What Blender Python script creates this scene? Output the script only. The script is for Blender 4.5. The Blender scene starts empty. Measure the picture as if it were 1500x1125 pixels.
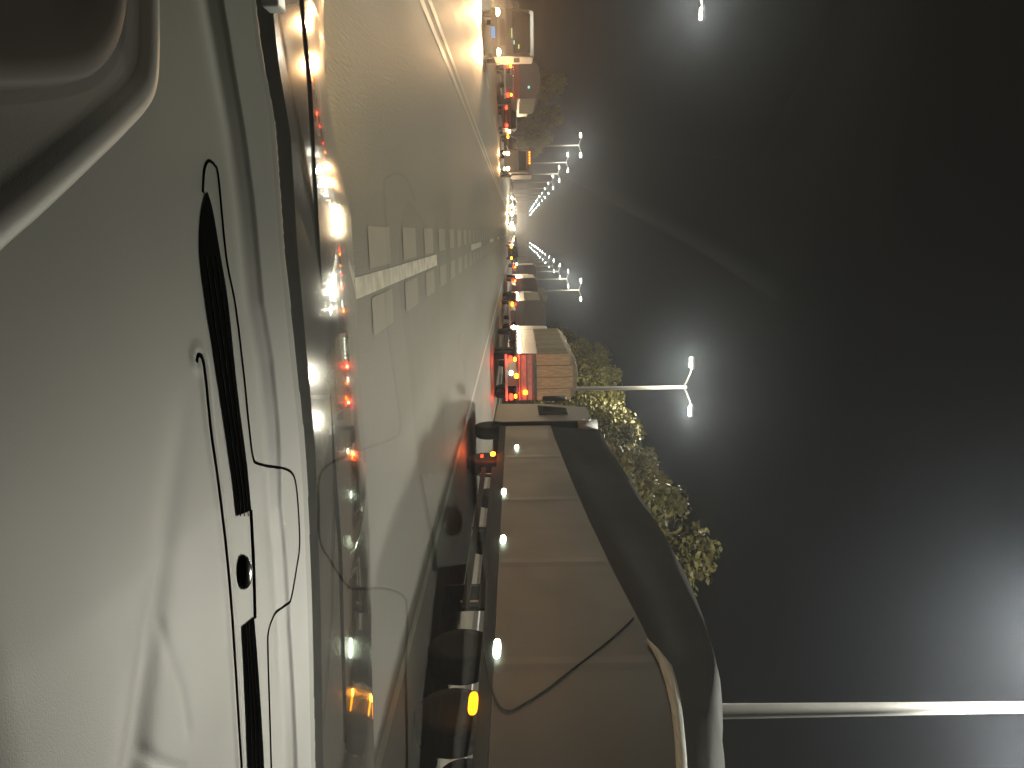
import bpy, bmesh, math, random
import numpy as np
from mathutils import Vector, Matrix
random.seed(7); np.random.seed(7)
sc = bpy.context.scene
COL = sc.collection

# ------------------------------------------------------------------ camera
EYE = Vector((0, 0, 1.2))
FPX = 1100.0                       # focal length in pixels of the 1500 wide photo
yaw, pitch, roll = math.atan(222.5/FPX), math.atan(9/FPX), math.radians(1.0)
F = Vector((math.sin(yaw)*math.cos(pitch), math.cos(yaw)*math.cos(pitch), -math.sin(pitch)))
R0 = Vector((math.cos(yaw), -math.sin(yaw), 0)); U0 = R0.cross(F)
RR = R0*math.cos(roll) - U0*math.sin(roll)
UU = U0*math.cos(roll) + R0*math.sin(roll)
cd = bpy.data.cameras.new('camera'); cam = bpy.data.objects.new('camera', cd); COL.objects.link(cam)
cd.sensor_width = 36; cd.lens = FPX/1500*36; cd.clip_start = 0.02; cd.clip_end = 4000
m = Matrix.Identity(4)
for i in range(3):
    m[i][0] = UU[i]; m[i][1] = -RR[i]; m[i][2] = -F[i]; m[i][3] = EYE[i]
cam.matrix_world = m                # the phone was held upright, the picture is stored on its side
sc.camera = cam

# ------------------------------------------------------------------ world (night)
w = bpy.data.worlds.new("World"); sc.world = w; w.use_nodes = True
nt = w.node_tree; bg = nt.nodes['Background']
sky = nt.nodes.new('ShaderNodeTexSky'); sky.sky_type = 'NISHITA'; sky.sun_disc = False
sky.sun_elevation = math.radians(-9); sky.sun_rotation = math.radians(200)
mixn = nt.nodes.new('ShaderNodeMix'); mixn.data_type = 'RGBA'
mixn.inputs[0].default_value = 0.995
nt.links.new(sky.outputs[0], mixn.inputs[6]); mixn.inputs[7].default_value = (0.0026, 0.0025, 0.0020, 1)
nt.links.new(mixn.outputs[2], bg.inputs[0]); bg.inputs[1].default_value = 1.0
sc.view_settings.view_transform = 'Standard'; sc.view_settings.look = 'None'
sc.view_settings.exposure = 0.0; sc.view_settings.gamma = 1.0
sc.render.engine = 'CYCLES'
sc.cycles.sample_clamp_indirect = 4.0

# ------------------------------------------------------------------ photo pixel -> ray -> real place
def ray(px, py):
    return (F*FPX + RR*(py-562.5) + UU*(px-750)).normalized()
def at_z(px, py, z):
    d = ray(px, py); return EYE + d*((z-EYE.z)/d.z)
def at_x(px, py, x):
    d = ray(px, py); return EYE + d*((x-EYE.x)/d.x)
def at_y(px, py, y):
    d = ray(px, py); return EYE + d*((y-EYE.y)/d.y)

# ------------------------------------------------------------------ materials
def lin(c): return tuple((v/12.92 if v <= .04045 else ((v+.055)/1.055)**2.4) for v in c)
MATS = {}
def mat(name, col=(.5,.5,.5), rough=.5, metal=0., emit=None, es=0., coat=0., noise=0., nscale=8., bump=0., bscale=200., spec=.5, col2=None, mscale=(1,1,1)):
    if name in MATS: return MATS[name]
    M = bpy.data.materials.new(name); M.use_nodes = True
    t = M.node_tree; b = t.nodes['Principled BSDF']
    b.inputs['Base Color'].default_value = (*col, 1); b.inputs['Roughness'].default_value = rough
    b.inputs['Metallic'].default_value = metal; b.inputs['Coat Weight'].default_value = coat
    b.inputs['Specular IOR Level'].default_value = spec
    if emit: b.inputs['Emission Color'].default_value = (*emit, 1); b.inputs['Emission Strength'].default_value = es
    tc = t.nodes.new('ShaderNodeTexCoord'); mp = t.nodes.new('ShaderNodeMapping'); mp.inputs['Scale'].default_value = mscale
    t.links.new(tc.outputs['Object'], mp.inputs[0])
    if noise > 0:
        n = t.nodes.new('ShaderNodeTexNoise'); n.inputs['Scale'].default_value = nscale; n.inputs['Detail'].default_value = 6
        t.links.new(mp.outputs[0], n.inputs['Vector'])
        r = t.nodes.new('ShaderNodeValToRGB'); r.color_ramp.elements[0].position = .3; r.color_ramp.elements[1].position = .7
        c2 = col2 or tuple(v*(1-noise) for v in col)
        r.color_ramp.elements[0].color = (*c2, 1); r.color_ramp.elements[1].color = (*col, 1)
        t.links.new(n.outputs[0], r.inputs[0]); t.links.new(r.outputs[0], b.inputs['Base Color'])
        rr = t.nodes.new('ShaderNodeMapRange'); rr.inputs[3].default_value = max(0, rough-.08); rr.inputs[4].default_value = min(1, rough+.12)
        t.links.new(n.outputs[0], rr.inputs[0]); t.links.new(rr.outputs[0], b.inputs['Roughness'])
    if bump > 0:
        n2 = t.nodes.new('ShaderNodeTexNoise'); n2.inputs['Scale'].default_value = bscale; n2.inputs['Detail'].default_value = 3
        t.links.new(mp.outputs[0], n2.inputs['Vector'])
        bu = t.nodes.new('ShaderNodeBump'); bu.inputs['Strength'].default_value = bump; bu.inputs['Distance'].default_value = .3/bscale if bscale>30 else .02
        t.links.new(n2.outputs[0], bu.inputs['Height']); t.links.new(bu.outputs[0], b.inputs['Normal'])
    MATS[name] = M; return M

def emis(name, col, s):
    if name in MATS: return MATS[name]
    M = bpy.data.materials.new(name); M.use_nodes = True; t = M.node_tree; t.nodes.clear()
    e = t.nodes.new('ShaderNodeEmission'); e.inputs[0].default_value = (*col, 1); e.inputs[1].default_value = s
    o = t.nodes.new('ShaderNodeOutputMaterial'); t.links.new(e.outputs[0], o.inputs[0])
    MATS[name] = M; return M

DASH = mat('dash_plastic', (.053,.0515,.041), .6, noise=.22, nscale=4, bump=.45, bscale=900, spec=.35)
BLACKP = mat('black_plastic', (.003,.003,.003), .9, spec=0.)
VISOR = mat('visor_plastic', (.044,.041,.034), .65, bump=.3, bscale=700)
ROAD = mat('asphalt', (.056,.045,.026), .6, noise=.42, nscale=1.3, mscale=(1,.14,1), bump=.5, bscale=45, spec=.5)
PAINTF = mat('worn_road_paint', (.102,.088,.060), .6, noise=.3, col2=(.065,.055,.035), nscale=4, bump=.3, bscale=60)
PAINTW = mat('road_paint', (.29,.265,.195), .5, noise=.4, col2=(.10,.09,.065), nscale=5, bump=.3, bscale=60)
PAINTY = mat('road_paint_yellow', (.20,.17,.10), .5, noise=.4, col2=(.08,.07,.045), nscale=4)
GROUND = mat('verge_soil', (.035,.034,.022), .9, noise=.5, nscale=1.5)
CONC = mat('concrete', (.25,.24,.22), .8, noise=.3, nscale=3)
BONNET = mat('bonnet_paint', (.075,.07,.06), .14, metal=.5, coat=.8)
RUBBER = mat('rubber', (.009,.009,.009), .85, spec=.15)
STEEL = mat('pole_steel', (.135,.13,.12), .6, metal=0, noise=.2, nscale=2)
TARP = mat('grey_tarp', (.027,.029,.028), .95, spec=.15, noise=.35, nscale=1.2, bump=.5, bscale=3)
PANEL = mat('dark_panel', (.0090,.0100,.0108), .48, noise=.5, nscale=.9, coat=.0, spec=.13, bump=.25, bscale=2.2)
HEM = mat('tarp_hem', (.5,.5,.45), .6, noise=.5, nscale=9, mscale=(1,.3,3))
DARKM = mat('dark_metal', (.03,.028,.026), .45, noise=.4, nscale=4)
GREYM = mat('grey_metal', (.16,.155,.14), .4, metal=.2, noise=.3, nscale=4)
CHROME = mat('chrome', (.7,.7,.7), .12, metal=1)
WHITEP = mat('white_paint', (.55,.55,.54), .3, noise=.25, nscale=3, coat=.5)
REDP = mat('red_paint', (.12,.022,.016), .3, noise=.3, nscale=3, coat=.5)
DARKP = mat('dark_paint', (.035,.033,.035), .25, coat=.8)
TAN = mat('tan_canvas', (.36,.26,.14), .7, noise=.4, nscale=5, bump=.5, bscale=9, mscale=(3,3,.6))
BROWNT = mat('brown_canvas', (.20,.155,.10), .8, noise=.4, nscale=2.5, bump=.5, bscale=6)
GLASSD = mat('dark_glass', (.01,.011,.013), .06)
BARK = mat('bark', (.07,.055,.04), .9, noise=.5, nscale=6)
LEAF = mat('leaf', (.16,.14,.035), .55, noise=.4, nscale=.9)
LEAFD = mat('leaf_dark', (.06,.07,.022), .6, noise=.6, nscale=.9)
L_ST = emis('street_lens', (1,1,.80), 130)
L_HEAD = emis('headlight_lens', (1,.66,.34), 110)
L_FAR = emis('far_headlight_lens', (1,.76,.46), 900)
L_AMB = emis('amber_lens', (1,.31,.006), 6)
L_AMBF = emis('amber_far_lens', (1,.17,.006), 30)
L_RED = emis('red_lens', (1,.016,.006), 18)
L_WH = emis('white_lens', (.85,1,.74), 28)
L_CY = emis('cyan_lens', (.5,1,.9), 1.2)
L_GRN = emis('lime_glow', (.75,1,.35), 1.0)
PLATE = mat('glowing_blue_plate', (.03,.25,.75), .35, emit=(.06,.42,1), es=.35)  # lit look put in as a faint glow of the plate itself

# ------------------------------------------------------------------ mesh helpers
class MB:
    def __init__(s): s.v = []; s.f = []
    def add(s, vs, fs):
        o = len(s.v); s.v += [tuple(v) for v in vs]; s.f += [tuple(i+o for i in f) for f in fs]; return s
    def box(s, x0, x1, y0, y1, z0, z1, bev=0.):
        if bev <= 0:
            s.add([(x,y,z) for x in (x0,x1) for y in (y0,y1) for z in (z0,z1)],
                  [(0,1,3,2),(4,6,7,5),(0,4,5,1),(2,3,7,6),(0,2,6,4),(1,5,7,3)])
        else:
            b = bmesh.new(); bmesh.ops.create_cube(b, size=1)
            for v in b.verts: v.co = Vector(((x0+x1)/2+v.co.x*(x1-x0), (y0+y1)/2+v.co.y*(y1-y0), (z0+z1)/2+v.co.z*(z1-z0)))
            bmesh.ops.bevel(b, geom=b.edges[:], offset=bev, segments=2, affect='EDGES', profile=.5)
            b.verts.index_update()
            s.add([v.co[:] for v in b.verts], [[v.index for v in f.verts] for f in b.faces]); b.free()
        return s
    def tube(s, pts, rad, n=8, cap=True):
        pts = [Vector(p) for p in pts]; rs = rad if isinstance(rad, (list,tuple)) else [rad]*len(pts)
        vs = []; fs = []
        for i, p in enumerate(pts):
            t = (pts[min(i+1,len(pts)-1)]-pts[max(i-1,0)]).normalized()
            a = Vector((0,0,1)) if abs(t.z) < .9 else Vector((1,0,0))
            u = t.cross(a).normalized(); v = t.cross(u)
            for k in range(n):
                an = 2*math.pi*k/n; vs.append(p+(u*math.cos(an)+v*math.sin(an))*rs[i])
        for i in range(len(pts)-1):
            for k in range(n):
                a, b = i*n+k, i*n+(k+1)%n; fs.append((a,b,b+n,a+n))
        if cap: fs += [tuple(range(n))[::-1], tuple((len(pts)-1)*n+k for k in range(n))]
        return s.add(vs, fs)
    def lathe_x(s, c, prof, n=28):      # prof: (x offset, radius) round an axle along X
        vs = []; fs = []
        for (dx, r) in prof:
            for k in range(n):
                a = 2*math.pi*k/n; vs.append((c[0]+dx, c[1]+math.cos(a)*r, c[2]+math.sin(a)*r))
        for i in range(len(prof)-1):
            for k in range(n):
                a, b = i*n+k, i*n+(k+1)%n; fs.append((a,b,b+n,a+n))
        fs += [tuple(range(n))[::-1], tuple((len(prof)-1)*n+k for k in range(n))]
        return s.add(vs, fs)
    def disc_y(s, c, rx, rz, d=.03, n=16):   # lens facing -Y or +Y, domed
        vs = [(c[0]+math.cos(2*math.pi*k/n)*rx, c[1], c[2]+math.sin(2*math.pi*k/n)*rz) for k in range(n)]
        vs += [(c[0]+math.cos(2*math.pi*k/n)*rx*.6, c[1]-d*.7, c[2]+math.sin(2*math.pi*k/n)*rz*.6) for k in range(n)]
        vs.append((c[0], c[1]-d, c[2]))
        fs = [(k,(k+1)%n,(k+1)%n+n,k+n) for k in range(n)] + [(k+n,(k+1)%n+n,2*n) for k in range(n)] + [tuple(range(n))[::-1]]
        return s.add(vs, fs)
    def prism_x(s, prof, x0, x1):        # prof in (y,z)
        n = len(prof)
        vs = [(x0,y,z) for y,z in prof]+[(x1,y,z) for y,z in prof]
        return s.add(vs, [tuple(range(n))[::-1], tuple(range(n,2*n))]+[(i,(i+1)%n,(i+1)%n+n,i+n) for i in range(n)])
    def build(s, name, material, parent=None, smooth=False, bevel=0.):
        me = bpy.data.meshes.new(name); me.from_pydata(s.v, [], s.f); me.update()
        b = bmesh.new(); b.from_mesh(me); bmesh.ops.recalc_face_normals(b, faces=b.faces[:]); b.to_mesh(me); b.free()
        if smooth: me.polygons.foreach_set('use_smooth', [True]*len(me.polygons))
        me.materials.append(material)
        o = bpy.data.objects.new(name, me); COL.objects.link(o)
        if parent: o.parent = parent
        if bevel > 0:
            bm = o.modifiers.new('bevel', 'BEVEL'); bm.width = bevel; bm.segments = 2; bm.limit_method = 'ANGLE'
        return o
def empty(name, loc, rz=0):
    o = bpy.data.objects.new(name, None); COL.objects.link(o); o.location = loc; o.rotation_euler.z = rz
    o.empty_display_size = .3; return o
def tag(o, label=None, cat=None, group=None, kind=None):
    if label: o['label'] = label
    if cat: o['category'] = cat
    if group: o['group'] = group
    if kind: o['kind'] = kind
    return o
def copy_tree(o, parent=None):
    c = o.copy(); COL.objects.link(c); c.parent = parent
    for ch in list(o.children): copy_tree(ch, c)
    return c
def light(kind, name, loc, power, col, parent=None, size=.1, target=None, cone=None, blend=.5):
    d = bpy.data.lights.new(name, kind); d.energy = power; d.color = col
    if kind in ('POINT','SPOT'): d.shadow_soft_size = size
    if kind == 'AREA': d.size = size
    if kind == 'SPOT': d.spot_size = cone; d.spot_blend = blend
    o = bpy.data.objects.new(name, d); COL.objects.link(o); o.location = loc
    if target is not None: o.rotation_euler = (Vector(target)-Vector(loc)).to_track_quat('-Z','Y').to_euler()
    if parent: o.parent = parent
    return o

# ------------------------------------------------------------------ setting
def sheet(name, x0, x1, y0, y1, z, material):
    o = MB().add([(x0,y0,z),(x1,y0,z),(x1,y1,z),(x0,y1,z)], [(0,1,2,3)]).build(name, material)
    return tag(o, kind='structure')
sheet('ground', -1500, 1500, -100, 3000, -.03, GROUND)
sheet('road', -13.2, 9.2, -40, 1500, 0, ROAD)
sheet('side_road', 14.5, 22, -40, 1500, .002, ROAD)
def kerb(x0, x1):
    tag(MB().box(x0, x1, -40, 1200, -.03, .14, ).build('kerb', CONC, bevel=.02), kind='structure')
kerb(9.2, 9.4); kerb(-13.4, -13.2)
Z1 = .005
mk = MB()
y = 5.5-15
while y < 420:                      # broken line under the car: stripes
    y0 = y
    mk.add([(.31,y0,Z1),(.47,y0,Z1),(.47,y+6,Z1),(.31,y+6,Z1)], [(0,1,2,3)]); y += 15
tag(mk.build('lane_line', PAINTW), kind='structure')
mk = MB()
for k in range(70):                 # slow-down blocks along both sides of it
    yy = 6.2-1.9*2+k*1.9
    for xa, xb, sk in ((-.07,.27,.0),(.51,.83,.0)):
        mk.add([(xa,yy,Z1),(xb,yy+.0,Z1),(xb,yy+1.05,Z1),(xa,yy+1.05,Z1)], [(0,1,2,3)])
tag(mk.build('speed_blocks', PAINTF), kind='structure')
tag(MB().add([(4.15,-20,Z1),(4.33,-20,Z1),(4.33,900,Z1),(4.15,900,Z1)],[(0,1,2,3)]).build('edge_line', PAINTY), kind='structure')
mk = MB()
for xa in (-3.42,-3.12): mk.add([(xa,-20,Z1),(xa+.14,-20,Z1),(xa+.14,900,Z1),(xa,900,Z1)],[(0,1,2,3)])
tag(mk.build('centre_line', PAINTY), kind='structure')
mk = MB(); y = 3
while y < 300:
    mk.add([(-7.0,y,Z1),(-6.85,y,Z1),(-6.85,y+6,Z1),(-7.0,y+6,Z1)],[(0,1,2,3)]); y += 15
tag(mk.build('left_lane_line', PAINTW), kind='structure')

# ------------------------------------------------------------------ the car the photo was taken from
DZ = EYE.z - .30                    # dash top plane
car = empty('car_interior', (0,0,0))
tag(car, 'grey car dashboard, windscreen and bonnet seen from the front seat', 'car')
def S(x, y):                        # dash top: crowned, falling away to the left and toward the driver
    d = .25-x
    return DZ+.012-.085*d*d+np.where(d > 0, .13*d*(y-1.03), 0)-.30*np.clip(.60-y, 0, 1)**2
def on_dash(px, py, off=0.):
    z = DZ
    for _ in range(12):
        p = at_z(px, py, z); z = .5*z+.5*(float(S(p.x, p.y))+off)
    return p
def plan(pts, off=0.): return np.array([[*on_dash(px,py,off)[:2]] for px,py in pts])
def dist(P, poly):                  # distance and signed side of points to a polyline
    best = np.full(P.shape[0], 1e9)
    for a, b in zip(poly[:-1], poly[1:]):
        ab = b-a; t = np.clip(((P-a)@ab)/max(ab@ab,1e-12), 0, 1)
        d = np.linalg.norm(P-(a+t[:,None]*ab), axis=1); best = np.minimum(best, d)
    return best
def inside(P, poly):
    x, y = P[:,0], P[:,1]; r = np.zeros(len(P), bool); n = len(poly)
    for i in range(n):
        x0,y0 = poly[i]; x1,y1 = poly[(i+1)%n]
        c = ((y0>y) != (y1>y)); xx = (x1-x0)*(y-y0)/((y1-y0) if y1!=y0 else 1e-9)+x0
        r ^= c & (x < xx)
    return r
def smooth_poly(p, k=6):
    p = np.array(p, float); out = []
    q = np.vstack([2*p[0]-p[1], p, 2*p[-1]-p[-2]])
    for i in range(1, len(q)-2):
        for j in range(k):
            t = j/k; a,b,c,d = q[i-1],q[i],q[i+1],q[i+2]
            out.append(.5*((2*b)+(-a+c)*t+(2*a-5*b+4*c-d)*t*t+(-a+3*b-3*c+d)*t**3))
    out.append(p[-1]); return np.array(out)
# lines read off the photo, laid out on the real dash top
ridge = plan([(318,-80),(323,0),(343,117),(357,200),(370,300),(377,375),(383,442),(397,525),(407,625),(410,740),(415,783),(423,917),(433,1117),(438,1250)])
gapl = plan([(365,-80),(375,20),(383,83),(402,183),(408,267),(415,367),(423,442),(433,542),(447,675),(450,742),(453,833),(458,1017),(460,1125),(463,1250)])
seam = plan(smooth_poly([(297,282),(299,250),(305,236),(314,242),(320,262),(331,375),(345,450),(357,550),(364,620),(370,668),(378,679),(405,684),(424,692),(431,712),(435,760),(436,800),(432,830),(424,875),(418,888),(401,905),(393,925),(392,950),(394,1020),(397,1125),(400,1250)]))
groove = plan(smooth_poly([(287,530),(290,520),(296,526),(301,560),(308,630),(318,700),(329,790),(337,875),(343,960),(349,1060),(353,1125),(360,1250)]))
slot = plan([(303,279),(311,310),(322,375),(333,442),(347,575),(360,675),(367,748),(369,758),(348,762),(340,708),(328,625),(313,525),(300,442),(292,375),(293,320)])
slot2 = plan([(353,918),(371,903),(386,1125),(393,1250),(370,1250),(362,1125)])
thin = plan([(367,748),(371,830),(373,905)])
crease = plan([(268,560),(262,640),(247,740),(236,830),(222,930),(208,1040),(198,1125),(188,1230)])
crease2 = plan([(238,915),(252,970),(266,1010),(277,1070)])
nub = plan(smooth_poly([(212,1098),(222,1108),(240,1120),(270,1128)]))
nx, ny = 420, 300
xs = np.linspace(-.86, 1.05, nx); ys = np.concatenate([np.linspace(.30, .62, 90), np.linspace(.622, 1.24, ny-90)])
GX, GY = np.meshgrid(xs, ys); P = np.stack([GX.ravel(), GY.ravel()], 1)
ridge_y = np.interp(P[:,0], ridge[:,0], ridge[:,1]); gap_y = np.interp(P[:,0], gapl[:,0], gapl[:,1])
Z = S(P[:,0], P[:,1])
Z -= .05*np.clip((.40-P[:,1])/.12, 0, 1)**2                     # rolls down toward the driver
s_ = np.clip((P[:,1]-ridge_y+.006)/.008, 0, 1); Z += .0022*s_
Z -= .004*np.exp(-((P[:,1]-ridge_y+.03)/.022)**2)*(P[:,1] < ridge_y)
g_ = np.clip((P[:,1]-gap_y)/.003, 0, 1); Z -= .055*g_
Z += .0014*np.exp(-((dist(P, groove)-.007)/.004)**2)
fade = np.clip((P[:,0]-crease[0,0])/.35, 0, 1)
Z -= .0085*fade*np.exp(-(dist(P, crease)/.019)**2)
Z -= .0011*np.exp(-(dist(P, crease2)/.006)**2)
Z -= .0010*np.exp(-(dist(P, nub)/.004)**2)
ins = inside(P, slot) | inside(P, slot2) | (dist(P, thin) < .0035)
verts = np.column_stack([P, Z]); faces = []
keep = np.ones((ny,nx), bool)
idx = np.arange(nx*ny).reshape(ny, nx)
fa = np.stack([idx[:-1,:-1], idx[:-1,1:], idx[1:,1:], idx[1:,:-1]], -1).reshape(-1,4)
me = bpy.data.meshes.new('dashboard'); me.from_pydata(verts.tolist(), [], fa.tolist()); me.update()
me.polygons.foreach_set('use_smooth', [True]*len(me.polygons)); me.materials.append(DASH)
# rubber-black in the gap at the glass
me.materials.append(BLACKP)
depth = DZ - Z; dark = g_ > .3
dk = dark[fa].sum(1) >= 2
me.polygons.foreach_set('material_index', dk.astype(int).tolist())
dash = bpy.data.objects.new('dashboard', me); COL.objects.link(dash); dash.parent = car
from mathutils.bvhtree import BVHTree
bv = BVHTree.FromPolygons(verts.tolist(), fa.tolist())
def drop(x, y):
    h = bv.ray_cast(Vector((x,y,3)), Vector((0,0,-1))); return h[0].z if h[0] else DZ
def dense(p, d=.006):
    o = [p[0]]
    for a, b in zip(p[:-1], p[1:]):
        n_ = max(1, int(np.linalg.norm(b-a)/d))
        for k in range(1, n_+1): o.append(a+(b-a)*k/n_)
    return o
def line_on(name, poly, rad, dz, material, parent):
    return MB().tube([(q[0],q[1],drop(q[0],q[1])+dz) for q in dense(poly)], rad, 8).build(name, material, parent, True)
line_on('panel_seam', seam, .0019, -.0006, BLACKP, dash)
line_on('panel_groove', groove, .0026, -.0008, BLACKP, dash)
line_on('panel_seam', thin, .0034, -.0012, BLACKP, dash)
def shade_sheet(poly):  # flat black sheet on the dash, standing in for shade inside a slot
    b = bmesh.new(); q = dense(np.vstack([poly, poly[:1]]), .01)[:-1]
    vv = [b.verts.new((a[0],a[1],drop(a[0],a[1])+.0009)) for a in q]
    f = b.faces.new(vv); ex = bmesh.ops.triangulate(b, faces=[f]); 
    me_ = bpy.data.meshes.new('slot_shade'); b.to_mesh(me_); b.free(); me_.materials.append(BLACKP)
    o = bpy.data.objects.new('slot_shade', me_); COL.objects.link(o); o.parent = dash
shade_sheet(plan(smooth_poly([(303,281),(311,310),(322,375),(333,442),(347,575),(360,675),(367,748)],4).tolist()+smooth_poly([(345,756),(340,708),(328,625),(313,525),(300,442),(292,375),(293,320),(300,284)],4).tolist()))
shade_sheet(plan([(353,918),(371,903),(386,1125),(393,1250),(370,1250),(362,1125)]))
# slats inside the two demister slots
def slats(px0, px1, n, z):
    mb = MB()
    for k in range(n):
        f = (k+1)/(n+1); pts = []
        for (a, b) in zip(px0, px1):
            q = (a[0]+(b[0]-a[0])*f, a[1]+(b[1]-a[1])*f); pts.append(on_dash(q[0], q[1]))
        pts = [Vector((p[0],p[1],drop(p[0],p[1])+.0012)) for p in dense(np.array([v[:2] for v in pts]))]
        mb.tube(pts, .0006, 5)
    return mb
v1 = slats([(292,375),(300,442),(313,525),(328,625),(340,708),(345,756)], [(322,375),(333,442),(343,525),(354,625),(363,708),(368,756)], 3, DZ+.0022).build('demister_slats', mat('slat_plastic', (.012,.012,.011), .7, spec=.1), dash)
v2 = slats([(354,918),(357,1000),(362,1125),(370,1250)], [(371,905),(378,1000),(386,1125),(393,1250)], 3, DZ+.0022).build('demister_slats', MATS['slat_plastic'], dash)
# light sensor dome
c = on_dash(355, 838)
bm = bmesh.new(); bmesh.ops.create_uvsphere(bm, u_segments=24, v_segments=14, radius=1)
mb = MB(); bm.verts.index_update(); mb.add([(c.x+v.co.x*.019, c.y+v.co.y*.012, c.z+.001+v.co.z*.009) for v in bm.verts], [[v.index for v in f.verts] for f in bm.faces]); bm.free()
mb.build('light_sensor', mat('sensor_gloss', (.012,.011,.011), .18), dash, smooth=True)
# end cap with the number plate strip by the glass
e = on_dash(398, 6)
mb = MB().box(e.x-.05, e.x+.006, e.y-.012, e.y+.022, e.z-.01, e.z+.012, .003)
mb.build('end_cap', mat('cap_plastic', (.45,.45,.42), .3), dash)
# instrument visor: raised hood with rounded rim
out = [(-120,520),(0,385),(70,320),(140,252),(195,196),(222,165),(234,135),(238,90),(238,20),(236,-60),(234,-160)]
ZV = .022
pl = smooth_poly(plan(out, ZV), 5)
rings = [(0.0,-.030),(.002,-.004),(.006,.001),(.014,.0035),(.022,.002),(.028,-.002),(.036,-.004)]
cen = np.array([pl[:,0].min()-.1, .30])
vs = []; fs = []; n = len(pl)
tang = np.gradient(pl, axis=0); nr = np.stack([tang[:,1], -tang[:,0]],1); nr /= np.linalg.norm(nr,axis=1)[:,None]
if ((cen-pl.mean(0))@nr[n//2]) < 0: nr = -nr
for (off, dz) in rings:
    for i in range(n): q = pl[i]+nr[i]*off; vs.append((q[0],q[1],float(S(q[0],max(q[1],.3)))+ZV+dz))
L = len(rings)
for r in range(L-1):
    for i in range(n-1): fs.append((r*n+i, r*n+i+1, (r+1)*n+i+1, (r+1)*n+i))
vs.append((-.75,.22,float(S(-.75,.3))+ZV-.02)); ci = len(vs)-1
for i in range(n-1): fs.append(((L-1)*n+i, (L-1)*n+i+1, ci))
mbv = MB().add(vs, fs); mbv.build('instrument_visor', VISOR, car, smooth=True)
# second, inner step of the visor (dark cup over the dials)
inner = smooth_poly(plan([(-140,142),(0,137),(90,132),(140,122),(165,105),(186,75),(197,40),(201,0),(203,-100)], ZV+.01), 5)
vs = []; n = len(inner); tang = np.gradient(inner, axis=0); nr = np.stack([tang[:,1], -tang[:,0]],1); nr /= np.linalg.norm(nr,axis=1)[:,None]
if ((cen-inner.mean(0))@nr[n//2]) < 0: nr = -nr
rg = [(0,-.016),(.003,-.001),(.008,.003),(.02,.003),(.035,-.004)]; fs = []
for (off, dz) in rg:
    for i in range(n): q = inner[i]+nr[i]*off; vs.append((q[0],q[1],float(S(q[0],max(q[1],.3)))+ZV+.004+dz))
for r in range(len(rg)-1):
    for i in range(n-1): fs.append((r*n+i, r*n+i+1, (r+1)*n+i+1, (r+1)*n+i))
vs.append((-.8,.2,float(S(-.8,.3))+ZV-.03)); ci = len(vs)-1
for i in range(n-1): fs.append(((len(rg)-1)*n+i, (len(rg)-1)*n+i+1, ci))
MB().add(vs, fs).build('dial_cover', mat('dial_plastic', (.020,.017,.014), .75, spec=.15), car, smooth=True)

# windscreen
TILT = math.radians(29.5)
ns, ms = 24, 14; vs = []; fs = []
gy0 = float(np.interp(.1, gapl[:,0], gapl[:,1]))+.035
for j in range(ms+1):
    for i in range(ns+1):
        x = -.86+1.9*i/ns; t = j/ms
        yb = float(np.interp(x, gapl[:,0], gapl[:,1]))+.03
        yy = yb+(-.09-yb)*t; zz = float(S(x,yb))-.03+(yb-yy)*math.tan(TILT)+.012*math.sin(math.pi*t)
        vs.append((x, yy, zz))
for j in range(ms):
    for i in range(ns):
        a = j*(ns+1)+i; fs.append((a,a+1,a+ns+2,a+ns+1))
G = bpy.data.materials.new('windscreen_glass'); G.use_nodes = True; t = G.node_tree; t.nodes.clear()
o_ = t.nodes.new('ShaderNodeOutputMaterial'); tr = t.nodes.new('ShaderNodeBsdfTransparent'); gl = t.nodes.new('ShaderNodeBsdfGlossy')
tr.inputs[0].default_value = (.93,.95,.93,1); gl.inputs['Roughness'].default_value = .012
def MN(op, a=None, b=None):         # node maths for a thin pane: the same reflectance from both sides
    q = t.nodes.new('ShaderNodeMath'); q.operation = op
    for k_, v_ in ((0,a),(1,b)):
        if v_ is None: continue
        if isinstance(v_, (int,float)): q.inputs[k_].default_value = v_
        else: t.links.new(v_, q.inputs[k_])
    return q.outputs[0]
geo = t.nodes.new('ShaderNodeNewGeometry'); dt = t.nodes.new('ShaderNodeVectorMath'); dt.operation = 'DOT_PRODUCT'
t.links.new(geo.outputs['Incoming'], dt.inputs[0]); t.links.new(geo.outputs['Normal'], dt.inputs[1])
one = MN('SUBTRACT', 1.0, MN('ABSOLUTE', dt.outputs['Value']))
refl = MN('ADD', MN('MULTIPLY', MN('POWER', one, 5.0), .92), .062)
mx = t.nodes.new('ShaderNodeMixShader'); t.links.new(refl, mx.inputs[0])
t.links.new(tr.outputs[0], mx.inputs[1]); t.links.new(gl.outputs[0], mx.inputs[2])
# thin film of dust on the glass
df = t.nodes.new('ShaderNodeBsdfTranslucent'); df.inputs[0].default_value = (.6,.6,.6,1)
mx2 = t.nodes.new('ShaderNodeMixShader'); mx2.inputs[0].default_value = .007
t.links.new(mx.outputs[0], mx2.inputs[1]); t.links.new(df.outputs[0], mx2.inputs[2]); t.links.new(mx2.outputs[0], o_.inputs[0])
MB().add(vs, fs).build('windscreen', G, car, smooth=True)
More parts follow.
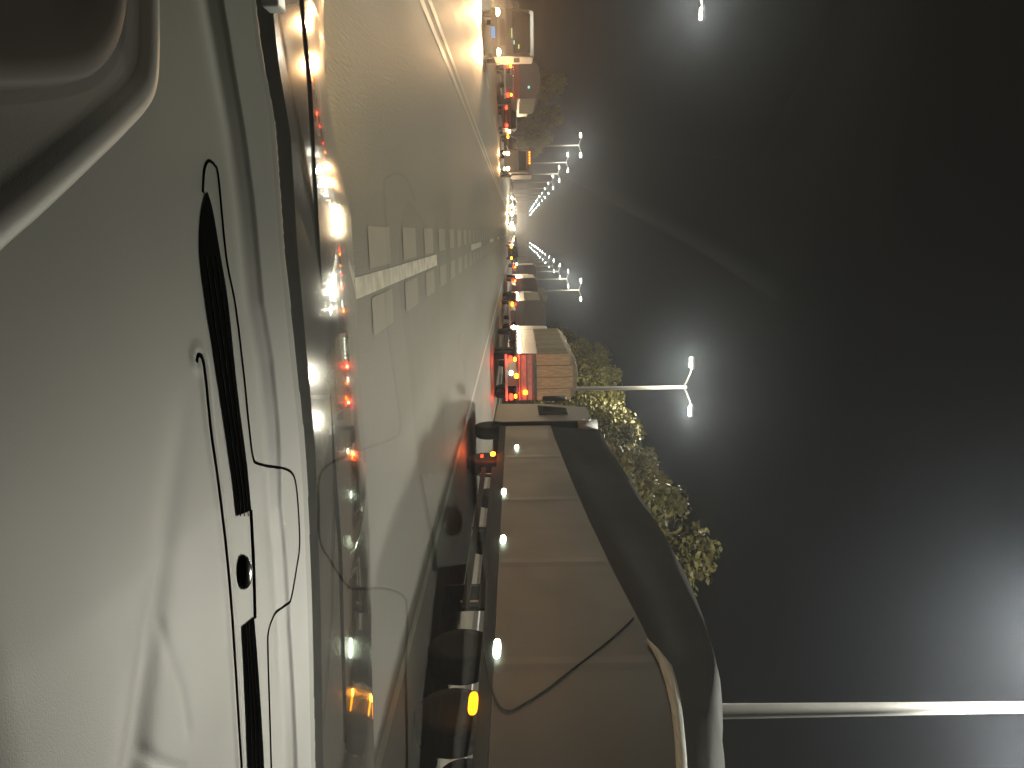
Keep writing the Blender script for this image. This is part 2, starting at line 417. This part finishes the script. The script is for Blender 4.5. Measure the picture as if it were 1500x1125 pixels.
# headliner, pillars, doors: the cabin round the camera
CAB = mat('cabin_trim', (.05,.048,.042), .8)
mb = MB().box(-.80, 1.0, -1.9, -.10, EYE.z+.34, EYE.z+.40, .02); mb.build('roof', CAB, car)
for sx in (-.88, 1.06):
    MB().tube([(sx, 1.12, DZ-.03), (sx-.06*(1 if sx>0 else -1), .55, DZ+.30), (sx-.12*(1 if sx>0 else -1), -.05, EYE.z+.33)], [.04,.045,.04], 8).build('pillar', CAB, car)
    MB().box(sx-.03, sx+.03, -1.6, 1.0, .45, DZ-.02, .01).build('door', CAB, car)
MB().box(-.82, 1.0, -1.92, -1.86, .4, EYE.z+.34).build('rear_light_block', CAB, car)  # unseen closing panel, added to keep light from behind off the dash

# bonnet
edge = np.array([at_y(px,py,1.95)[:] for px,py in [(466,-120),(472,0),(476,133),(489,213),(500,267),(512,310),(519,410),(525,517),(533,660),(541,800),(545,1000),(548,1125),(550,1300)]])
hx = np.linspace(edge[0,0], edge[-1,0], 150); vs = []; fs = []
tt = np.concatenate([np.linspace(0,1,40), 1+np.linspace(.03,.5,12)])
for t_ in tt:
    for x in hx:
        ze = np.interp(x, edge[:,0], edge[:,2]); zb = np.interp(x, gapl[:,0], gapl[:,1])+.088
        z0 = float(S(x, zb))-.010
        if t_ <= 1: z = z0-(z0-ze)*(.22*t_+.78*t_**1.9); yy = zb+(1.95-zb)*t_
        else: u_ = (t_-1)/.5; yy = 1.95+.22*math.sin(u_*math.pi/2); z = ze-.02*u_-.35*(1-math.cos(u_*math.pi/2))
        z += .004*math.exp(-((x+.42)/.02)**2)*min(1,t_*2)+.004*math.exp(-((x-.62)/.02)**2)*min(1,t_*2)
        vs.append((x, yy, z))
nh = len(hx)
for j in range(len(tt)-1):
    for i in range(nh-1):
        a = j*nh+i; fs.append((a,a+1,a+nh+1,a+nh))
MB().add(vs, fs).build('bonnet', BONNET, car, smooth=True)
MB().box(-.9, 1.08, 1.02, 1.26, DZ-.13, DZ-.075, .01).build('cowl', BLACKP, car)
# wipers lying at the foot of the glass
for (a, b) in (((-.55,1.115),(.12,1.14)), ((.18,1.14),(.86,1.10))):
    MB().tube([(a[0],a[1]+.05,DZ-.008),((a[0]+b[0])/2,(a[1]+b[1])/2+.06,DZ-.004),(b[0],b[1]+.05,DZ-.010)], [.003,.0035,.003], 6).build('wiper', BLACKP, car)
# headlights of this car, below the bonnet edge
for sx in (-.62, .82):
    MB().disc_y((sx,2.17,.50), .12, .06, -.02).build('headlight', L_HEAD, car)
    light('SPOT', 'headlight_beam', (sx, 2.24, .50), 6500 if sx < 0 else 1200, (1,.78,.46), car, .06, (sx-3.6, 11, .0), math.radians(70), 1.0)

# ------------------------------------------------------------------ street lamps
def make_lamp():
    r = empty('street_lamp', (0,0,0)); H = 12.2
    MB().tube([(0,0,-.02),(0,0,4),(0,0,8),(0,0,H-.25)], [.17,.15,.125,.10], 14).build('pole', STEEL, r, True)
    MB().box(-.25,.25,-.25,.25,-.02,.25,.03).build('base', CONC, r)
    for s in (-1, 1):
        MB().tube([(0,0,H-.45),(s*.35,0,H-.25),(s*.9,0,H-.02),(s*1.3,0,H+.08)], [.06,.05,.045,.04], 8).build('arm', STEEL, r, True)
        h = MB().box(s*1.15 if s>0 else -1.95, 1.95 if s>0 else -1.15, -.17, .17, H+.0, H+.16, .04).build('lamp_head', STEEL, r)
        mb = MB().box(s*1.28 if s>0 else -1.88, 1.88 if s>0 else -1.28, -.13, .13, H-.07, H+.0, .02)
        mb.build('lens', L_ST, h)
    return r
proto = make_lamp()
YS = [13.2, 47] + [129+31*i for i in range(16)]
ordn = ['nearest','second','third','fourth','fifth','sixth','seventh','eighth','ninth','tenth','eleventh','twelfth','thirteenth','fourteenth','fifteenth','sixteenth','seventeenth','eighteenth']
LC = (1,.94,.74)
first = True
for side, X in (('right', 9.9), ('left', -13.8)):
    for i, yy in enumerate(YS):
        if side == 'left' and i == 0: continue
        o = proto if first else copy_tree(proto); first = False
        o.location = (X if i else 9.3, yy, 0)
        k = i if side == 'right' else i-1
        tag(o, f"{ordn[k]} grey double armed street lamp from the camera in the {side} row", 'street lamp', 'lit street lamps along both sides of the road')
        if i < 5:
            for s in (-1, 1):
                light('POINT', 'lamp_glow', (X+s*1.6-(.6 if i==0 else 0), yy, 12.08), (9500 if i==0 else 6500 if i==1 else 3500), (LC if i else (1,.96,.85)), None, .25, (X+s*1.6+(-2 if X>0 else 2), yy-.5, 0), math.radians(165), .6)
# added fill spot at the nearest head, brightening the passenger side of the dash
light('SPOT', 'dash_fill_spot', (7.7, 13.2, 12.05), 21000, (1,.94,.80), None, .25, (1.0,.5,.9), math.radians(9.5), 1.0)
for x_, y_ in ((8.3,-18),(-12.2,-18)):
    light('SPOT', 'lamp_glow', (x_, y_, 11.9), 7000, LC, None, .25, (x_*.6, y_, 0), math.radians(160), .6)

# ------------------------------------------------------------------ wheels and vehicles
def wheel(parent, x, y, r, wdt, side):
    d = wdt/2
    t = MB().lathe_x((x,y,r), [(-d,r*.62),(-d,r*.93),(-d*.75,r),(d*.75,r),(d,r*.93),(d,r*.62)]).build('tyre', RUBBER, parent, True)
    MB().lathe_x((x,y,r), [(-d*.7,r*.25),(-d*.95,r*.55),(-d*.98,r*.61),(d*.98,r*.61),(d*.95,r*.55),(d*.7,r*.25)]).build('rim', GREYM, t)
def lampbox(parent, name, c, sx, sy, sz, material):
    vs = []; fs = []; n = 20; mm = 10     # rounded oblong lens
    pw = lambda v, e: math.copysign(abs(v)**e, v)
    for j in range(mm+1):
        b = -math.pi/2+math.pi*j/mm
        for k in range(n):
            a = 2*math.pi*k/n
            vs.append((c[0]+sx*pw(math.cos(b),.6)*pw(math.cos(a),.6), c[1]+sy*pw(math.cos(b),.6)*pw(math.sin(a),.6), c[2]+sz*pw(math.sin(b),.8)))
    for j in range(mm):
        for k in range(n): fs.append((j*n+k, j*n+(k+1)%n, (j+1)*n+(k+1)%n, (j+1)*n+k))
    return MB().add(vs, fs).build(name, material, parent, True)

# --- the long truck beside us
TX = 4.95
tk = empty('tarped_truck', (0,0,0))
tag(tk, 'long dark truck with grey tarp over its load, alongside at the right', 'truck')
top = [at_x(px,py,TX) for px,py in [(1047,1300),(1047,1125),(1048,1040),(1052,950),(1035,895),(1017,850),(980,780),(940,718),(905,665),(878,622)]]
rail = [at_x(px,py,TX) for px,py in [(1005,1300),(1002,1125),(990,1040),(962,960),(932,900),(900,840),(862,760),(838,705),(812,640),(800,605)]]
ty = np.array([p.y for p in top]); tz = np.array([p.z for p in top]); ry = np.array([p.y for p in rail]); rz = np.array([p.z for p in rail])
Y0, Y1 = 5.2, float(min(ty.max(), ry.max())); N = 90
DECK = .86
def topz(y): return float(np.interp(y, ty, tz))
def railz(y): return float(np.interp(y, ry, rz))
vs = []; fs = []; prof_n = 14
for i in range(N+1):
    y = Y0+(Y1-Y0)*i/N; zr, zt = railz(y), topz(y)
    sag = .03*math.sin(y*2.1)+.02*math.sin(y*5.3+1)
    for j in range(prof_n+1):
        t_ = j/prof_n
        if t_ <= .5: a = t_*2; x = TX+.015+.10*a+.03*math.sin(a*3.1)*math.sin(y*1.7); z = zr-.03+(zt-zr)*a
        else: a = (t_-.5)*2; x = TX+.12+2.2*a; z = zt+.12*math.sin(a*math.pi)+sag*math.sin(a*math.pi)
        vs.append((x, y, z))
for i in range(N):
    for j in range(prof_n):
        a = i*(prof_n+1)+j; fs.append((a,a+1,a+prof_n+2,a+prof_n+1))
tp = MB().add(vs, fs).build('tarp', TARP, tk, True)
vs = []; fs = []
for i in range(N+1):
    y = Y0+(Y1-Y0)*i/N; z1 = railz(y)
    rib = .004 if (i % 18) == 0 else 0
    for z in (DECK, DECK+.05, z1-.05, z1):
        vs.append((TX-rib*(DECK+.01 < z < z1-.01), y, z))
    vs += [(TX+.06, y, z1), (TX+.06, y, DECK)]
for i in range(N):
    for j in range(5):
        a = i*6+j; fs.append((a,a+1,a+7,a+6))
MB().add(vs, fs).build('side_panel', PANEL, tk)
MB().box(TX+2.38, TX+2.44, Y0, Y1, DECK, 2.6).build('side_panel', PANEL, tk)
MB().box(TX, TX+2.44, Y0-.06, Y0, DECK, railz(Y0)).build('tailboard', PANEL, tk)
MB().box(TX+.02, TX+2.42, Y0, Y1, DECK-.10, DECK).build('deck', DARKM, tk)
MB().box(TX-.01, TX+.05, Y0, Y1, DECK-.16, DECK-.004, .01).build('side_rail', RUBBER, tk)
MB().box(TX+.8, TX+1.6, Y0, Y1+2, .62, DECK-.1).build('chassis', DARKM, tk)
# pale folded hem of the tarp along the rail
hp = [(at_x(px,py,TX-.03)) for px,py in [(948,938),(962,952),(975,972),(984,1000),(991,1035),(996,1080),(999,1125),(1003,1250)]]
vs = []; fs = []
for i, p in enumerate(hp):
    wv = [.02,.055,.075,.07,.06,.055,.055,.055][i]
    for dz, dx in ((-wv,0),(-wv*.3,-.025),(wv*.3,-.02),(wv,.03)): vs.append((p.x+dx, p.y, p.z+dz))
for i in range(len(hp)-1):
    for j in range(3): a = i*4+j; fs.append((a,a+1,a+5,a+4))
MB().add(vs, fs).build('tarp_hem', HEM, tk, True)
# diagonal lashing strap
sp = smooth_poly([list(at_x(px,py,TX-.012)) for px,py in [(928,905),(915,918),(890,940),(845,975),(800,1010),(762,1034),(745,1041),(733,1036),(722,1015),(715,985),(708,950)]], 4)
MB().tube([tuple(p) for p in sp], .011, 6).build('strap', RUBBER, tk, True)
# underrun guard
for z in (.38,.60): MB().box(TX+.0, TX+.04, 9.3, 15.5, z, z+.10, .01).build('side_guard', RUBBER, tk)
for yy in (9.6, 12.3, 15.2): MB().box(TX+.05, TX+.12, yy-.03, yy+.03, .35, DECK-.12).build('guard_post', DARKM, tk)
for yy in (6.0, 7.3, 8.6, 16.6, 19.6):
    wheel(tk, TX+.28, yy, .43, .30, 1); wheel(tk, TX+2.2, yy, .43, .30, 1)
MB().box(TX+.02, TX+.42, 10.0, 10.06, .12, .8, .01).build('mud_flap', RUBBER, tk)
# cab
cabz = 3.15; CY = Y1+.35
cb = MB().prism_x([(CY,.75),(CY,cabz-.25),(CY+.35,cabz),(CY+1.6,cabz),(CY+2.15,1.9),(CY+2.25,.55),(CY+.1,.5)], TX-.02, TX+2.4).build('cab', mat('cab_paint',(.013,.013,.013),.5,spec=.2), tk, bevel=.05)
MB().tube([(TX+.10,CY-.2,2.75),(TX+.10,CY-.2,3.25)], [.20,.20], 16).build('air_filter', WHITEP, tk, True)
for s in (.35,2.05):
    MB().disc_y((TX+s,CY+2.30,.85), .14,.10,-.04).build('headlight', L_AMBF if 0 else L_HEAD, tk)
    light('SPOT','headlight_beam',(TX+s,CY+2.5,.95),700,(1,.82,.55),tk,.08,(TX+s,CY+14,2.2),math.radians(75),.9)
MB().prism_x([(CY+.75,1.75),(CY+.75,2.55),(CY+1.45,2.55),(CY+1.85,1.75)], TX-.035, TX-.021).build('side_window', GLASSD, cb)
for k in range(3): MB().tube([(TX+.25+k*.22,CY-.16,1.25),(TX+.25+k*.22,CY-.16,topz(Y1)+.05)], .07, 10).build('exhaust_pipe', CHROME, tk, True)
MB().box(TX-.28, TX-.12, CY+1.95, CY+2.05, 1.9, 2.6, .03).build('wing_mirror', GREYM, cb)
# lamps along the side at deck height
for px, py in ((757,655),(738,720),(737,790)):
    p = at_x(px,py,TX-.035); lampbox(tk, 'marker_lamp', p, .012, .19 if py<700 else .17, .045, L_WH)
p = at_x(728,950,TX-.035); lampbox(tk, 'marker_lamp', p, .012, .22, .045, L_WH)
p = at_x(722,665,TX-.035); lampbox(tk, 'turn_signal', p, .014, .15, .055, L_AMBF)
light('POINT', 'signal_glow', p+Vector((-.10,0,0)), 14, (1,.22,.03), tk, .04)
p = at_x(706,668,TX-.035); lampbox(tk, 'red_marker', p, .012, .10, .03, L_RED)
light('POINT', 'signal_glow', p+Vector((-.12,0,0)), 12, (1,.05,.02), tk, .04)
p = at_x(693,1030,TX-.035); lampbox(tk, 'side_turn_signal', p, .016, .20, .052, L_AMB)
light('POINT', 'signal_glow', p+Vector((-.10,0,0)), 3, (1,.35,.03), tk, .04)

# --- generic rear-view truck
def make_truck(name, label, X, Y, Wd, H, Lg, body_m, cover_m, deck=1.1, grp=None, lamps=((-1,'r'),(1,'r')), power=12):
    r = empty(name, (X, Y, 0)); tag(r, label, 'truck', grp)
    h = Wd/2
    MB().box(-h, h, 0, Lg, deck, deck+.12, .02).build('deck', DARKM, r)
    MB().box(-.45,.45,.1,Lg+1.5,.6,deck-.002).build('chassis', DARKM, r)
    bd = MB().box(-h, h, .0, Lg, deck+.122, H*.55, .03); bd.build('cargo_box', body_m, r)
    # canvas over the load, with bows showing through and a sagging top
    vs = []; fs = []; n = 24; mm = 10
    for i in range(n+1):
        y = -.02+(Lg+.02)*i/n; s = .05*math.sin(i*math.pi/4)
        for j in range(mm+1):
            a = j/mm
            prof = [(-h-.02,H*.52),(-h-.03,H*.72),(-h-.02,H*.88),(-h*.82,H*.955),(-h*.4,H*.985),(0,H),(h*.4,H*.985),(h*.82,H*.955),(h+.02,H*.88),(h+.03,H*.72),(h+.02,H*.52)][j]
            vs.append((prof[0]*(1-.01*math.sin(i*1.3)), y, prof[1]+(s if 2<j<8 else s*.3)))
    for i in range(n):
        for j in range(mm): a = i*(mm+1)+j; fs.append((a,a+1,a+mm+2,a+mm+1))
    fs.append(tuple(range(mm+1)))
    MB().add(vs, fs).build('cover', cover_m, r)
    MB().box(-h, h, -.08, -.02, .55, .68, .01).build('bumper', GREYM, r)
    for k in range(6):
        lampbox(r, 'marker_lamp', (-h-.05, .6+k*Lg/6.2, 1.28), .03, .13, .07, L_WH)
    for s, c in lamps:
        lampbox(r, 'tail_light', (s*h*.8, -.11, .84), .17, .04, .10, L_RED if c=='r' else L_AMBF)
        lampbox(r, 'stop_light', (s*h*.8-.02*s, -.11, 1.06), .10, .04, .07, L_AMBF if c=='r' else L_RED)
        light('POINT', 'tail_glow', (s*h*.8, -.4, .82), power, (1,.06,.03) if c=='r' else (1,.25,.03), r, .05)
    for yy in (.9, 2.2, Lg+.6):
        for s in (-1,1): wheel(r, s*(h-.18), yy, .5, .3, s)
    MB().prism_x([(Lg+.3,.7),(Lg+.3,H*.74),(Lg+1.9,H*.74),(Lg+2.3,.7)], -h+.03, h-.03).build('cab', body_m, r, bevel=.05)
    return r
ct = make_truck('canvas_truck', 'lorry with tan canvas load at the rear, ahead of the long truck', 7.15, 37, 2.4, 4.2, 9.5, REDP, BROWNT, power=110)
# tan upright boards of the tail end
for k in range(4):
    x0 = -1.18+k*.59
    MB().box(x0+.012, x0+.578, -.085, -.03, 2.12, 3.95-(.12 if k in (0,3) else 0), .02).build('tail_board', TAN, ct)
MB().box(-.9,.9,-.13,-.09,2.0,2.10,.01).build('cross_bar', DARKM, ct)
MB().box(-1.16,1.16,-.07,-.03,1.25,1.98,.02).build('tailgate', mat('pink_gate',(.35,.16,.12),.5,noise=.4,nscale=5), ct)
for z in (1.3,1.62,1.9): MB().box(-1.15,1.15,-.10,-.075,z,z+.05).build('gate_rib', REDP, ct)
lampbox(ct, 'marker_lamp', (-.1,-.14,1.12), .12,.04,.11, L_AMBF); lampbox(ct, 'marker_lamp', (.75,-.14,1.55), .12,.04,.11, L_AMBF)
lampbox(ct, 'reversing_light', (-.25,-.14,.86), .12,.04,.09, L_WH)
make_truck('box_truck', 'dark covered lorry queued just beyond the tan canvas lorry', 6.6, 60, 2.45, 3.5, 8, DARKP, mat('dark_canvas',(.035,.028,.024),.7,noise=.5,nscale=3), lamps=((-1,'a'),(1,'r')), power=30)
make_truck('box_truck', 'dull brown box lorry third ahead in the right lane', 6.5, 88, 2.45, 3.7, 7, REDP, mat('dull_canvas',(.06,.046,.038),.7), power=30)
make_truck('box_truck', 'tall black box lorry farthest ahead in the right lane queue', 6.4, 119, 2.6, 4.4, 7, DARKP, mat('black_canvas',(.03,.02,.022),.7), lamps=((-1,'r'),(1,'a')), power=30)

# --- cars
def make_car(name, label, X, Y, rz, paint, lens, power, col, cat='car', grp=None, tall=1.45, lensr=(.15,.085), beam=True, tail=False):
    r = empty(name, (X, Y, 0), rz); tag(r, label, cat, grp)       # front faces -Y locally
    hw = .88; T = tall
    MB().prism_x([(0,.32),(-.02,.62),(.12,.80),(1.05,.95),(3.7,1.0),(4.35,.92),(4.42,.4),(4.3,.3),(.2,.25)], -hw, hw).build('body', paint, r, bevel=.06)
    cb = MB(); p0 = [(1.05,.95),(1.75,T-.03),(2.1,T),(3.3,T-.02),(4.05,.98)]
    n = len(p0); wv = [.80,.64,.62,.62,.78]
    cb.add([(-wv[i],y,z) for i,(y,z) in enumerate(p0)]+[(wv[i],y,z) for i,(y,z) in enumerate(p0)], [tuple(range(n)),tuple(range(n,2*n))[::-1]]+[(i,i+1,i+1+n,i+n) for i in range(n-1)])
    c = cb.build('cabin', paint, r, bevel=.04)
    MB().add([(-.70,1.14,1.04),(.70,1.14,1.04),(.60,1.68,T-.09),(-.60,1.68,T-.09),(-.70,1.12,1.06),(.70,1.12,1.06),(.60,1.66,T-.07),(-.60,1.66,T-.07)], [(0,1,2,3),(4,5,6,7),(0,1,5,4),(1,2,6,5),(2,3,7,6),(3,0,4,7)]).build('windscreen', GLASSD, c)
    MB().box(-.45,.45,-.05,-.022,.42,.58,.01).build('grille', BLACKP, r)
    for s in (-1,1):
        MB().disc_y((s*.68,-.03,.66), lensr[0], lensr[1], .03).build('tail_light' if tail else 'headlight', lens, r)
        for yy in (.85, 3.55): wheel(r, s*(hw-.10), yy, .32, .2, s)
        MB().box(s*.98-.08, s*.98+.08, 1.35, 1.45, .98, 1.12, .02).build('mirror', paint, r)
        if beam:
            if tail: light('POINT','tail_glow',(s*.68,-.2,.66),power,col,r,.05)
            else: light('SPOT','headlight_beam',(s*.68,-.12,.66),power,col,r,.07,(s*.68,-30,.2),math.radians(80),.8)
    return r
WARM = (1,.54,.23)
# oncoming van, nearest on the left
vn = empty('van', (-8.15, 33.5, 0), math.radians(8)); tag(vn, 'oncoming light van with blue number plate and glaring headlights, at far left', 'van')
bd = MB().prism_x([(0,.35),(-.03,.95),(.12,1.15),(.75,1.95),(1.1,2.12),(5.0,2.15),(5.05,.4)], -.92, .92).build('body', mat('van_paint',(.028,.026,.025),.4,coat=.3), vn, bevel=.06)
MB().add([(-.80,.14,1.23),(.80,.14,1.23),(.74,.70,1.95),(-.74,.70,1.95),(-.80,.11,1.25),(.80,.11,1.25),(.74,.67,1.97),(-.74,.67,1.97)], [(0,1,2,3),(4,5,6,7),(0,1,5,4),(1,2,6,5),(2,3,7,6),(3,0,4,7)]).build('windscreen', GLASSD, vn)
MB().box(-.93,.93,-.10,-.035,.36,.58,.03).build('bumper', DARKP, vn)
MB().box(-.22,.22,-.125,-.102,.34,.50,.006).build('number_plate', PLATE, vn)
MB().box(-.50,.50,-.06,-.035,.70,.90,.01).build('grille', BLACKP, vn)
for s in (-1,1):
    MB().disc_y((s*.76,-.05,.60), .15, .11, .04).build('headlight', L_HEAD, vn)
    light('SPOT','headlight_beam',(s*.76,-.16,.60),5200,WARM,vn,.08,(s*.76-.6,-12,0),math.radians(62),.9)
    for yy in (.95,4.1): wheel(vn, s*.82, yy, .34, .2, s)
    MB().box(s*1.04-.09, s*1.04+.09, .5, .6, 1.25, 1.5, .02).build('mirror', DARKP, vn)
MB().box(-.15,.22,.02,.04,1.17,1.21).build('dash_display', L_GRN, vn)
MB().box(.45,.62,.25,.27,1.45,1.50).build('sticker', L_GRN, vn)  # glow put on the sticker, which is no lamp
lb = MB().box(.30,.46,.12,.16,1.24,1.30).build('dash_lamp', L_CY, vn)
# red truck behind it
rt = make_truck('red_truck', 'dark red lorry behind the oncoming van, left side', -10.8, 58, 2.5, 3.2, 7, REDP, mat('maroon_canvas',(.022,.010,.009),.7), lamps=((-1,'r'),(1,'r')), power=10)
lampbox(rt, 'roof_lamp', (.5,-.2,2.35), .10,.06,.08, L_CY)
make_car('parked_car', 'dark red car with lit tail lights on the left beyond the van', -8.9, 62, 0, REDP, L_RED, 9, (1,.06,.03), tail=True)
make_car('slow_car', 'dark car showing amber tail lights left of the oncoming pair', -7.9, 72, 0, DARKP, L_AMBF, 14, (1,.3,.04), tail=True)
# oncoming lorry with roof markers
ot = empty('oncoming_lorry', (-5.9, 66, 0), 0); tag(ot, 'oncoming lorry with two headlights and a row of orange roof markers', 'truck')
MB().prism_x([(0,.35),(-.02,1.3),(.08,1.5),(.25,2.3),(.5,2.42),(1.9,2.42),(1.9,.35)], -.95, .95).build('cab', mat('lorry_paint',(.09,.06,.045),.4), ot, bevel=.05)
MB().box(-1.05,1.05,2.0,7.0,.9,2.75,.03).build('cargo_box', mat('lorry_box_paint',(.10,.10,.095),.5,noise=.4,nscale=3), ot)
MB().add([(-.82,.085,1.55),(.82,.085,1.55),(.78,.235,2.2),(-.78,.235,2.2),(-.82,.055,1.56),(.82,.055,1.56),(.78,.205,2.21),(-.78,.205,2.21)], [(0,1,2,3),(4,5,6,7),(0,1,5,4),(1,2,6,5),(2,3,7,6),(3,0,4,7)]).build('windscreen', GLASSD, ot)
for s in (-1,1):
    MB().disc_y((s*.62,-.04,.66), .15, .13, .04).build('headlight', L_HEAD, ot)
    MB().disc_y((s*.62,-.04,.36), .11, .07, .04).build('fog_light', emis('fog_lens',(1,.62,.25),60), ot)
    light('SPOT','headlight_beam',(s*.62,-.2,.6),1700,WARM,ot,.08,(s*.7-.6,-16,0),math.radians(44),.9)
    wheel(ot, s*.85, 1.0, .45, .25, s); wheel(ot, s*.85, 5.4, .45, .25, s)
for k in range(5): lampbox(ot, 'roof_marker', (-.7+k*.22,.35,2.50+k*.0), .045,.03,.04, L_AMBF)
# the blaze of headlights at the end of the road
far = [(-2.0,118,'leading'),(-5.4,140,'second'),(-1.9,168,'third'),(-2.2,215,'fourth'),(-5.6,200,'fifth'),(-2.0,270,'sixth'),(-1.8,330,'last')]
for X,Y,nm in far:
    make_car('oncoming_car', f'{nm} oncoming car with glaring headlights at the end of the road', X, Y, 0, DARKP, L_FAR, 5000, (1,.72,.42), grp='oncoming cars at the end of the road', lensr=(.17,.14), beam=Y<220)
for X,Y,nm,l,c in [(2.2,108,'nearest',L_RED,(1,.05,.02)),(2.3,142,'second',L_RED,(1,.05,.02)),(2.3,178,'third',L_AMBF,(1,.3,.03)),(5.8,150,'fourth',L_RED,(1,.05,.02)),(2.2,230,'fifth',L_RED,(1,.05,.02)),(2.4,92,'amber blinking',L_AMBF,(1,.3,.03)),(2.6,128,'seventh',L_RED,(1,.05,.02)),(5.9,245,'eighth',L_RED,(1,.05,.02)),(5.8,190,'sixth',L_AMBF,(1,.05,.02))]:
    make_car('car', f'{nm} small car ahead showing its rear lights, beside the far lorries', X, Y, 0, DARKP, l, 12, c, grp='cars ahead with rear lights on', lensr=(.16,.10), tail=True, beam=Y<150)

# ------------------------------------------------------------------ trees
def crown_mesh(h, r, n, seed, z0=.3):
    rnd = random.Random(seed); mb = MB(); vs = []; fs = []
    clumps = []
    for _ in range(34):
        a = rnd.uniform(0,6.28); q = rnd.random()**.6*r*.85; z = h*(z0+(1-z0)*rnd.random())
        q *= (1-.55*max(0,(z/h-.55))/.45)
        clumps.append((math.cos(a)*q, math.sin(a)*q, z-.3, rnd.uniform(.12,.40)*r*.8))
    for _ in range(n):
        c = rnd.choice(clumps); d = Vector((rnd.gauss(0,1),rnd.gauss(0,1),rnd.gauss(0,1))).normalized()*c[3]*abs(rnd.gauss(.8,.32))
        p = Vector((c[0]+d.x, c[1]+d.y, c[2]+d.z*.85)); s = rnd.uniform(.07,.15)
        u = Vector((rnd.gauss(0,1),rnd.gauss(0,1),rnd.gauss(0,.6))).normalized(); v = u.cross(Vector((rnd.gauss(0,1),rnd.gauss(0,1),rnd.gauss(0,1)))).normalized()
        o = len(vs); vs += [p-u*s, p+v*s*.6, p+u*s, p-v*s*.6]; fs.append((o,o+1,o+2,o+3))
    me = bpy.data.meshes.new('crown'); me.from_pydata([tuple(v) for v in vs], [], fs); me.materials.append(LEAF); return me
def limbs(h, seed):
    rnd = random.Random(seed); mb = MB()
    mb.tube([(0,0,-.1),(.06,.02,h*.3),(-.05,.05,h*.55),(.03,0,h*.85)], [.17,.14,.10,.03], 10)
    for k in range(7):
        a = rnd.uniform(0,6.28); z = h*rnd.uniform(.32,.65); q = h*rnd.uniform(.16,.28)
        mb.tube([(0,0,z),(math.cos(a)*q*.5,math.sin(a)*q*.5,z+h*.08),(math.cos(a)*q,math.sin(a)*q,z+h*.2)], [.06,.04,.015], 6)
    return mb
crowns = [crown_mesh(7.5, 2.4, 12500, s) for s in (1,2,3)]
trunk0 = [limbs(7.5, s) for s in (1,2,3)]
tmesh = []
spots = [(12.9,29.6,1.24,'nearest roadside tree, its top just over the long truck'),(12.9,35.2,1.27,'roadside tree with the ragged twin top over the middle of the truck'),(12.9,40.5,1.16,'roadside tree over the front half of the long truck'),
         (12.9,46.5,1.18,'roadside tree just right of the two lit lamp heads pole foot'),(12.7,56,1.22,'tree behind the cab of the long truck'),(12.6,64,1.34,'bushy tree right behind the tan canvas lorry'),
         (12.6,73,1.36,'tall bushy tree over the roof of the tan canvas lorry'),(12.8,88,1.1,'dark tree over the queued lorries'),(12.6,150,.95,'small lit tree behind the farthest box lorry'),
         (-15.5,108,1.05,'tree by the oncoming lorry, dark side toward us'),(-15.2,126,1.0,'yellow green tree under the left lamp row'),(-15.4,146,.9,'small tree farthest along the left lamp row'),(-16,90,.95,'dark tree left of the left lamp row poles')]
for i,(X,Y,s,lb) in enumerate(spots):
    r = empty('roadside_tree', (X,Y,0), i*1.3); r.scale = (s,s,s)
    tag(r, lb, 'tree', 'trees lining the road')
    c = bpy.data.objects.new('crown', crowns[i%3]); COL.objects.link(c); c.parent = r
    if i < 3: t_ = trunk0[i].build('trunk', BARK, r, True); tmesh.append(t_.data)
    else: t_ = bpy.data.objects.new('trunk', tmesh[i%3]); COL.objects.link(t_); t_.parent = r

# ------------------------------------------------------------------ haze
hz = MB().box(-90, 90, -45, 900, -1.0, 13.5).build('haze', MATS['rubber']); hz.data.materials.clear()
HM = bpy.data.materials.new('haze_air'); HM.use_nodes = True; t = HM.node_tree; t.nodes.clear()
o_ = t.nodes.new('ShaderNodeOutputMaterial'); pv = t.nodes.new('ShaderNodeVolumePrincipled')
pv.inputs['Color'].default_value = (.74,.82,1,1); pv.inputs['Density'].default_value = .0005; pv.inputs['Anisotropy'].default_value = .86
t.links.new(pv.outputs[0], o_.inputs['Volume']); hz.data.materials.append(HM)
tag(hz, kind='stuff')
